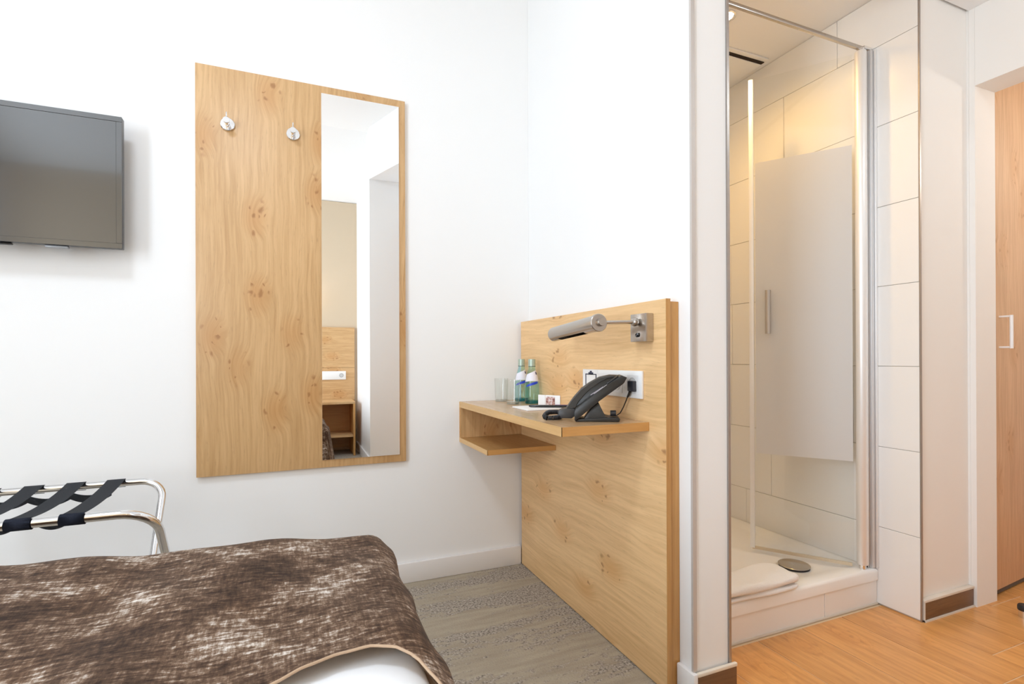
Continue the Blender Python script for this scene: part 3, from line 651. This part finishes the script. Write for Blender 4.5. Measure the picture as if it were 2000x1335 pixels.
# ------------------------------------------------------------------ things on the desk
DT = .7358
def tumbler(x, y, label):
    t = thing('drinking_glass', (x, y, DT), label, 'glass', 'drinking glasses on the desk shelf')
    r0, r1, h = .0265, .0295, .098
    MB().lathe([(0, 0), (r0-.001, 0), (r0, .001), (r0+.0015, .045), (r1, h-.0005), (r1-.0006, h), (r1-.0012, h-.0005), (r0+.0002, .045), (r0-.0014, .009), (0, .0085)], (x, y, DT+.0002), seg=36).build('bowl', tumbler_glass, t)
    MB().lathe([(0, .0012), (r0-.003, .0012), (r0-.002, .003), (r0-.0025, .0075), (0, .0078)], (x, y, DT+.0002), seg=36).build('base', tumbler_base, t)
    return t
tumbler(.822, 2.078, 'clear drinking glass at the back, first from the wall')
tumbler(.812, 1.930, 'clear drinking glass standing in front of the left bottle')
def bottle(x, y, label):
    t = thing('water_bottle', (x, y, DT), label, 'bottle', 'water bottles on the desk shelf')
    prof = [(0, 0), (.0255, 0), (.0285, .002), (.0295, .006), (.0295, .020), (.0300, .060), (.0285, .085), (.0240, .108), (.0180, .128), (.0142, .142), (.0132, .152), (.0132, .178), (0, .178)]
    MB().lathe(prof, (x, y, DT+.0002), seg=36).build('glass_body', bottle_glass, t)
    MB().lathe([(0, .001), (.0275, .001), (.0286, .004), (.0286, .013), (0, .016)], (x, y, DT+.0002), seg=36).build('glass_foot', bottle_base, t)
    MB().lathe([(.0134, .152), (.0148, .152), (.0148, .177), (.0142, .180), (0, .1805), (0, .1785), (.0134, .1782)], (x, y, DT+.0002), seg=28).build('cap', plain('cap_green', (.42, .52, .44), .35, .3), t)
    MB().lathe([(.0134, .1495), (.0150, .1495), (.0150, .1515), (.0134, .1515)], (x, y, DT+.0002), seg=28, closed=True).build('cap_ring', plain('ring_dark', (.05, .09, .09), .4), t)
    # neck label: white with a slanted top, and its blue swoosh (camera side)
    def lab(z0f, z1f, a0, a1, off, m, nm):
        def rad(z):
            for (r0, h0), (r1, h1) in zip(prof[:-1], prof[1:]):
                if h0 <= z <= h1 and h1 > h0: return r0+(r1-r0)*(z-h0)/(h1-h0)
            return .0132
        def fn(u, v):
            a = math.radians(a0+(a1-a0)*u); z = z0f(u)+(z1f(u)-z0f(u))*v; r = rad(z)+off
            return (x+r*math.cos(a), y+r*math.sin(a), DT+z)
        MB().grid(fn, 24, 8).build(nm, m, t, smooth=80)
    lab(lambda u: .088+.004*math.sin(3*u), lambda u: .118+.022*u, -185, -25, .0006, plain('label_white', (.80, .80, .88), .5), 'neck_label')
    lab(lambda u: .068+.014*u, lambda u: .072+.036*u-.018*u*u, -165, -62, .0008, plain('label_blue', (.02, .06, .55), .4), 'label_swoosh')
    lab(lambda u: .118, lambda u: .128, -70, -48, .0010, plain('label_navy', (.03, .03, .12), .5), 'label_badge')
bottle(.905, 2.050, 'pale teal glass water bottle nearer the wall corner')
bottle(.896, 1.925, 'pale teal glass water bottle beside the little card')
np_ = thing('notepad', (.83, 1.72, DT), 'white notepad lying on the desk shelf under the pen', 'notepad')
MB().box((.752, 1.650, DT+.0002), (.902, 1.790, DT+.0050), .0004, 1).build('sheets', paper, np_)
MB().box((.752, 1.776, DT+.0051), (.902, 1.7895, DT+.0056)).build('glue_strip', plain('strip_white', (.8, .8, .82), .6), np_)
pn = thing('pen', (.85, 1.71, DT+.006), 'black ballpoint pen lying across the white notepad', 'pen')
pa, pb = Vector((.790, 1.725, DT+.0100)), Vector((.9120, 1.648, DT+.0100))
MB().tube([pa, pa.lerp(pb, .04), pa.lerp(pb, .30), pa.lerp(pb, .92), pb], [.002, .0042, .0046, .0044, .0034], 12).build('barrel', black_gloss, pn)
MB().tube([pa.lerp(pb, .66)+Vector((0, 0, .0046)), pa.lerp(pb, .97)+Vector((0, 0, .0046))], .0012, 8).build('clip', plain('clip_purple', (.12, .03, .16), .3), pn)
cd = thing('card_stand', (.925, 1.80, DT), 'small white folded card standing beside the bottles', 'card')
CA, CB, CC = Vector((.8850, 1.842, 0)), Vector((.9000, 1.8120, 0)), Vector((.9360, 1.7560, 0))
def cardface(A, B, name, m, z0=0, z1=.041, off=0):
    d = (B-A).normalized(); n = Vector((d.y, -d.x, 0)); n = n if n.x < 0 or n.y < 0 else -n
    return MB().prism([(0, 0), ((B-A).length, 0), ((B-A).length, .0012), (0, .0012)], (0, 0, z1-z0), A+n*off+Vector((0, 0, DT+.0002+z0)), d, n).build(name, m, cd)
cardface(CA, CB, 'side_panel', paper); cardface(CB+Vector((.0008, -.001, 0)), CC, 'front_panel', paper)
q0, q1 = CB.lerp(CC, .07), CB.lerp(CC, .66)
pm, pnt, pb_ = mat('card_picture'); g = G(pnt); tc = g.n('ShaderNodeTexCoord')
g.l(g.ramp(g.noise(tc.outputs['Object'], 120, 3), [(.35, (.20, .07, .06)), (.5, (.50, .27, .22)), (.65, (.72, .62, .62))]), pb_.inputs['Base Color'])
cardface(q0, q1, 'picture', pm, .003, .035, .0013)

# ------------------------------------------------------------------ luggage rack
lr = thing('luggage_rack', (-.66, 1.70, 0), 'folding chrome luggage rack with dark grey straps behind the bed', 'luggage rack')
def rackframe(xr, xl, ytop, ybot, zt, bend):
    leg = Vector((0, ybot-ytop, -zt)).normalized(); bx = Vector((-1, 0, 0)); r = bend
    Cr = Vector((xr, ytop, zt)); Cl = Vector((xl, ytop, zt))
    pts = [Vector((xl, ybot, .0125))]
    c = Cl-bx*r+leg*r     # corner centre left
    pts += [c+(bx*math.cos(t)-leg*math.sin(t))*r for t in [math.pi/2*i/8 for i in range(9)]]
    c = Cr+bx*r+leg*r
    pts += [c+(-bx*math.sin(t)-leg*math.cos(t))*r for t in [math.pi/2*i/8 for i in range(9)]]
    pts += [Vector((xr, ybot, .0125))]
    return MB().tube(pts, .0108, 14)
rackframe(-.311, -1.01, 1.498, 1.92, .553, .075).build('front_frame', chrome, lr, smooth=80)
rackframe(-.370, -.955, 1.90, 1.48, .549, .060).build('rear_frame', chrome, lr, smooth=80)
for x, y, k in ((-.311, 1.92, 0), (-1.01, 1.92, 0), (-.370, 1.48, 0), (-.955, 1.48, 0)):
    MB().lathe([(0, 0), (.0125, 0), (.0132, .003), (.0125, .018), (0, .018)], (x, y, .0004), seg=14).build('foot', dark_rubber, lr)
for x in (-.3405, -.9825): MB().tube([(x-.020, 1.7065, .272), (x+.020, 1.7065, .272)], .005, 10).build('pivot_bolt', chrome, lr)
def strap(xn, xf, wd, sag):
    b = MB(); r = .0122
    yn, yf, zn, zf = 1.498, 1.90, .553, .549
    pts = []
    pts += [Vector((yn+r*math.cos(math.radians(t)), zn+r*math.sin(math.radians(t)), 0)) for t in range(-100, -271, -17)][::1]
    for i in range(1, 14):
        t = i/14; pts.append(Vector((yn+(yf-yn)*t, zn+r+(zf-zn)*t-sag*4*t*(1-t), 0)))
    pts += [Vector((yf+r*math.cos(math.radians(t)), zf+r*math.sin(math.radians(t)), 0)) for t in range(90, -101, -17)]
    def fn(u, v):
        k = u*(len(pts)-1); i = min(int(k), len(pts)-2); p = pts[i].lerp(pts[i+1], k-i); t = (p.x-yn)/(yf-yn)
        return Vector((xn+(xf-xn)*t+(v-.5)*wd, p.x, p.y))
    b.grid(fn, (len(pts)-1), 3)
    s_ = bmesh.ops.solidify(b.bm, geom=b.bm.faces[:], thickness=.0014); return b
for k in range(5):
    xn, xf = -.471-.0965*k, -.492-.0965*k
    st = strap(xn, xf, .045, .010+.003*((k*7) % 3)).build('strap', webbing, lr, smooth=60)
    if xn < -.92: continue
    # the part of the webbing wrapped round the front tube
    b = MB()
    def wr(u, v, xn=xn): a = math.radians(75+250*u); return Vector((xn+.0+(v-.5)*.047, 1.498+.0138*math.cos(a), .553+.0138*math.sin(a)))
    b.grid(wr, 16, 2); bmesh.ops.solidify(b.bm, geom=b.bm.faces[:], thickness=.0012); b.build('strap_wrap', webbing_navy, st, smooth=60)
for k in range(4):
    # slack of the webbing hanging between two straps, at the rear tube and under the front tube
    xr_, xn_ = -.492-.0965*k, -.471-.0965*k
    b = MB(); b.grid(lambda u, v: Vector((xr_-.108+.100*u, 1.880+.006*v, .541-.016*4*u*(1-u)-.024*v)), 14, 2)
    bmesh.ops.solidify(b.bm, geom=b.bm.faces[:], thickness=.0013); b.build('strap_slack', webbing, lr, smooth=60)
    b = MB(); b.grid(lambda u, v: Vector((xn_-.072+.058*u, 1.515+.004*v, .551-.011*4*u*(1-u)-.012*v)), 14, 2)
    bmesh.ops.solidify(b.bm, geom=b.bm.faces[:], thickness=.0013); b.build('strap_slack', webbing, lr, smooth=60)

# ------------------------------------------------------------------ bed and throw
bd = thing('bed', (-.35, -.05, 0), 'single bed with white linen, its foot towards the mirror wall', 'bed')
BX0, BX1, BY0, BY1 = -.86, .155, -1.24, 1.085
MB().box((BX0+.01, BY0, .10), (BX1-.02, BY1-.01, .30), .012).build('bed_base', bed_base_m, bd)
MB().box((BX1-.0115, BY0, .3005), (BX1+.014, BY1-.03, .512), .006).build('gap_filler', lining, bd)  # tan filler added so the gap beside the duvet does not look black
for x in (BX0+.07, BX1-.09):
    for y in (BY0+.07, BY1-.09): MB().lathe([(0, 0), (.022, 0), (.026, .0995), (0, .0995)], (x, y, .0004), seg=16).build('leg', dark_rubber, bd)
MB().box((BX0+.005, BY0, .3005), (BX1-.012, BY1-.005, .49), .03, 4).build('mattress', sheet_m, bd)
def lin(u, v):
    # white duvet cover: rounded slab over the mattress, closed tube along Y
    a = 2*math.pi*u; c, s_ = math.cos(a), math.sin(a)
    x = (BX0+BX1)/2+math.copysign(abs(c)**.16, c)*(BX1-BX0)/2
    z = .508+math.copysign(abs(s_)**.55, s_)*.026
    y = BY0+.005+(BY1-BY0-.01)*v
    z += .003*math.sin(9*x+4*y)*max(0, s_)
    return Vector((x, y, z))
b = MB().grid(lin, 64, 48); bmesh.ops.remove_doubles(b.bm, verts=b.bm.verts[:], dist=.0001); bmesh.ops.holes_fill(b.bm, edges=[e for e in b.bm.edges if len(e.link_faces) == 1], sides=0)
b.build('duvet', sheet_m, bd, smooth=70)
th = thing('bed_throw', (-.35, .85, .30), 'brown crushed velvet throw draped over the foot of the bed', 'throw')
ZT = .553; TX0, TX1, TY1 = -.885, .179, 1.138; RC = .055; DR = .26
def prof1(s, edge, drop_from):
    """distance s past the flat edge -> (outward, down) round a quarter circle then straight"""
    if s <= 0: return 0, 0
    q = RC*math.pi/2
    if s < q: a = s/RC; return RC*math.sin(a), RC*(1-math.cos(a))
    return RC+.10*(s-q), RC+(s-q)*.99
near_pts = [(-1.3, .20), (-.885, .42), (-.5, .50), (-.2, .575), (-.08, .625), (-.02, .651), (.014, .666), (.049, .678), (.087, .680), (.115, .668), (.135, .645), (.155, .600), (.185, .52), (.22, .45), (.26, .40), (.60, .34)]
def near(sx):
    for (a, ya), (c, yc) in zip(near_pts[:-1], near_pts[1:]):
        if a <= sx <= c: t = (sx-a)/(c-a); t = t*t*(3-2*t)*.5+t*.5; return ya+(yc-ya)*t
    return near_pts[-1][1]
SX0, SX1 = TX0+RC-(RC*1.57+DR), TX1-RC+(RC*1.57+DR)
SY1 = TY1-RC+(RC*1.57+DR)
def thr(u, v):
    sx = SX0+(SX1-SX0)*u; y0 = near(sx); sy = y0+(SY1-y0)*v
    fxr, fzr = prof1(sx-(TX1-RC), 0, 0); fxl, fzl = prof1((TX0+RC)-sx, 0, 0); fy, fz = prof1(sy-(TY1-RC), 0, 0)
    x = min(max(sx, TX0+RC), TX1-RC)+fxr-fxl; y = min(sy, TY1-RC)+fy
    side = max(fzr, fzl); d = (side**2.6+fz**2.6)**(1/2.6)
    z = ZT-d
    flat = max(0, 1-d/.05)
    q = min(1, max(0, (y-.62)/.45)); z += .009*q+.014*q*(1-math.exp(-max(0, .13-x)/.16))+q*min(.03, .09*max(0, -x-.25))     # crowned middle
    z += flat*(.004*math.sin(11*x+3*y)*math.sin(7*y+1)+.0025*math.sin(23*x-9*y)+.0015*math.sin(41*x+31*y))
    if side > .03: x += (1 if fxr > 0 else -1)*(.014*math.sin(13*y+.6)*min(1, side/.2)+.006*math.sin(31*y))
    if fz > .03: y += .012*math.sin(15*x)*min(1, fz/.2)
    z -= .006*math.exp(-((x+.55)/.12)**2-((y-.72)/.10)**2)*1.2
    # lift of the near hem over the duvet edge
    return Vector((x, y, max(z, .28+.02*math.sin(9*sx))))
NU, NV = 170, 96
b = MB().grid(thr, NU, NV, uv=lambda u, v: (SX0+(SX1-SX0)*u, near(SX0+(SX1-SX0)*u)+(SY1-near(SX0+(SX1-SX0)*u))*v))
cl_ = b.build('cloth', velvet_m, th, smooth=80)
md = cl_.modifiers.new('thickness', 'SOLIDIFY'); md.thickness = .004; md.offset = 0
MB().tube([thr(i/220, .0)+Vector((0, -.001, .0005)) for i in range(221)],   .0018, 8).build('hem', lining, th, smooth=80)
MB().grid(lambda u, v: thr(u, .012+.10*v)-Vector((0, 0, .0035))-Vector((.004 if u > .5 else -.004, 0, 0)), 120, 8).build('lining', lining, th, smooth=80)

# ------------------------------------------------------------------ behind the camera, seen in the mirror
hb = thing('headboard', (-.35, -1.275, 0), 'wide oak headboard panel on the beige wall, seen in the mirror', 'headboard')
for z0, z1 in ((.003, .42), (.4215, .83), (.8315, 1.238)): MB().box((-1.25, -1.2895, z0), (.572, -1.264, z1), .0008, 1).build('panel', oakX, hb)
sk2 = thing('bedside_socket_plate', (.33, -1.26, .755), 'white socket plate on the headboard, seen in the mirror', 'socket plate')
MB().box((.166, -1.2636, .712), (.486, -1.2560, .797), .002).build('frame', white_plastic, sk2)
MB().lathe([(.015, 0), (.021, 0), (.021, .0015), (.015, .0015)], (.443, -1.2559, .7545), (0, 1, 0), 28, closed=True).build('socket_rim', plain('rim_dark', (.42, .42, .42), .4), sk2)
MB().lathe([(0, 0), (.0148, 0), (.0148, .0006), (0, .0006)], (.443, -1.2559, .7545), (0, 1, 0), 28).build('socket_well', plain('well_grey', (.6, .6, .6), .4), sk2)
ns = thing('nightstand', (.34, -1.08, 0), 'open oak nightstand with one shelf beside the bed, seen in the mirror', 'nightstand')
nx0, nx1, ny0, ny1 = .205, .540, -1.262, -.900
MB().box((nx0, ny0, .492), (nx1, ny1, .514), .0008, 1).build('top', oakX, ns)
MB().box((nx0, ny0, .001), (nx0+.019, ny1, .4915), .0008, 1).build('side_panel', edgeZ, ns); MB().box((nx1-.019, ny0, .001), (nx1, ny1, .4915), .0008, 1).build('side_panel', edgeZ, ns)
MB().box((nx0+.0195, ny0, .178), (nx1-.0195, ny1-.004, .197), .0008, 1).build('shelf', oakX, ns)
MB().box((nx0+.0195, ny0, .03), (nx1-.0195, ny0+.012, .1775)).box((nx0+.0195, ny0, .1975), (nx1-.0195, ny0+.012, .4915)).build('back_panel', edgeX, ns)
bl = thing('bedside_lamp', (.05, -1.25, 1.45), 'small wall lamp above the headboard beside the bed', 'lamp')
MB().box((.01, -1.2895, 1.46), (.09, -1.276, 1.58), .003).build('wall_plate', steel, bl)
MB().tube([(.05, -1.276, 1.50), (.05, -1.225, 1.48)], .006, 10).build('arm', steel, bl)
MB().lathe([(.030, 0), (.042, .06), (.0405, .06), (.0285, 0)], (.05, -1.17, 1.43), seg=24, closed=True).build('shade', plain('frosted_shade', (.85, .8, .7), .6), bl)
MB().lathe([(0, 0), (.0286, 0), (.0286, .003), (0, .003)], (.05, -1.17, 1.430), seg=24).build('shade_base', steel, bl)
MB().tube([(.05, -1.226, 1.48), (.05, -1.2105, 1.478)], .005, 8).build('shade_holder', steel, bl)
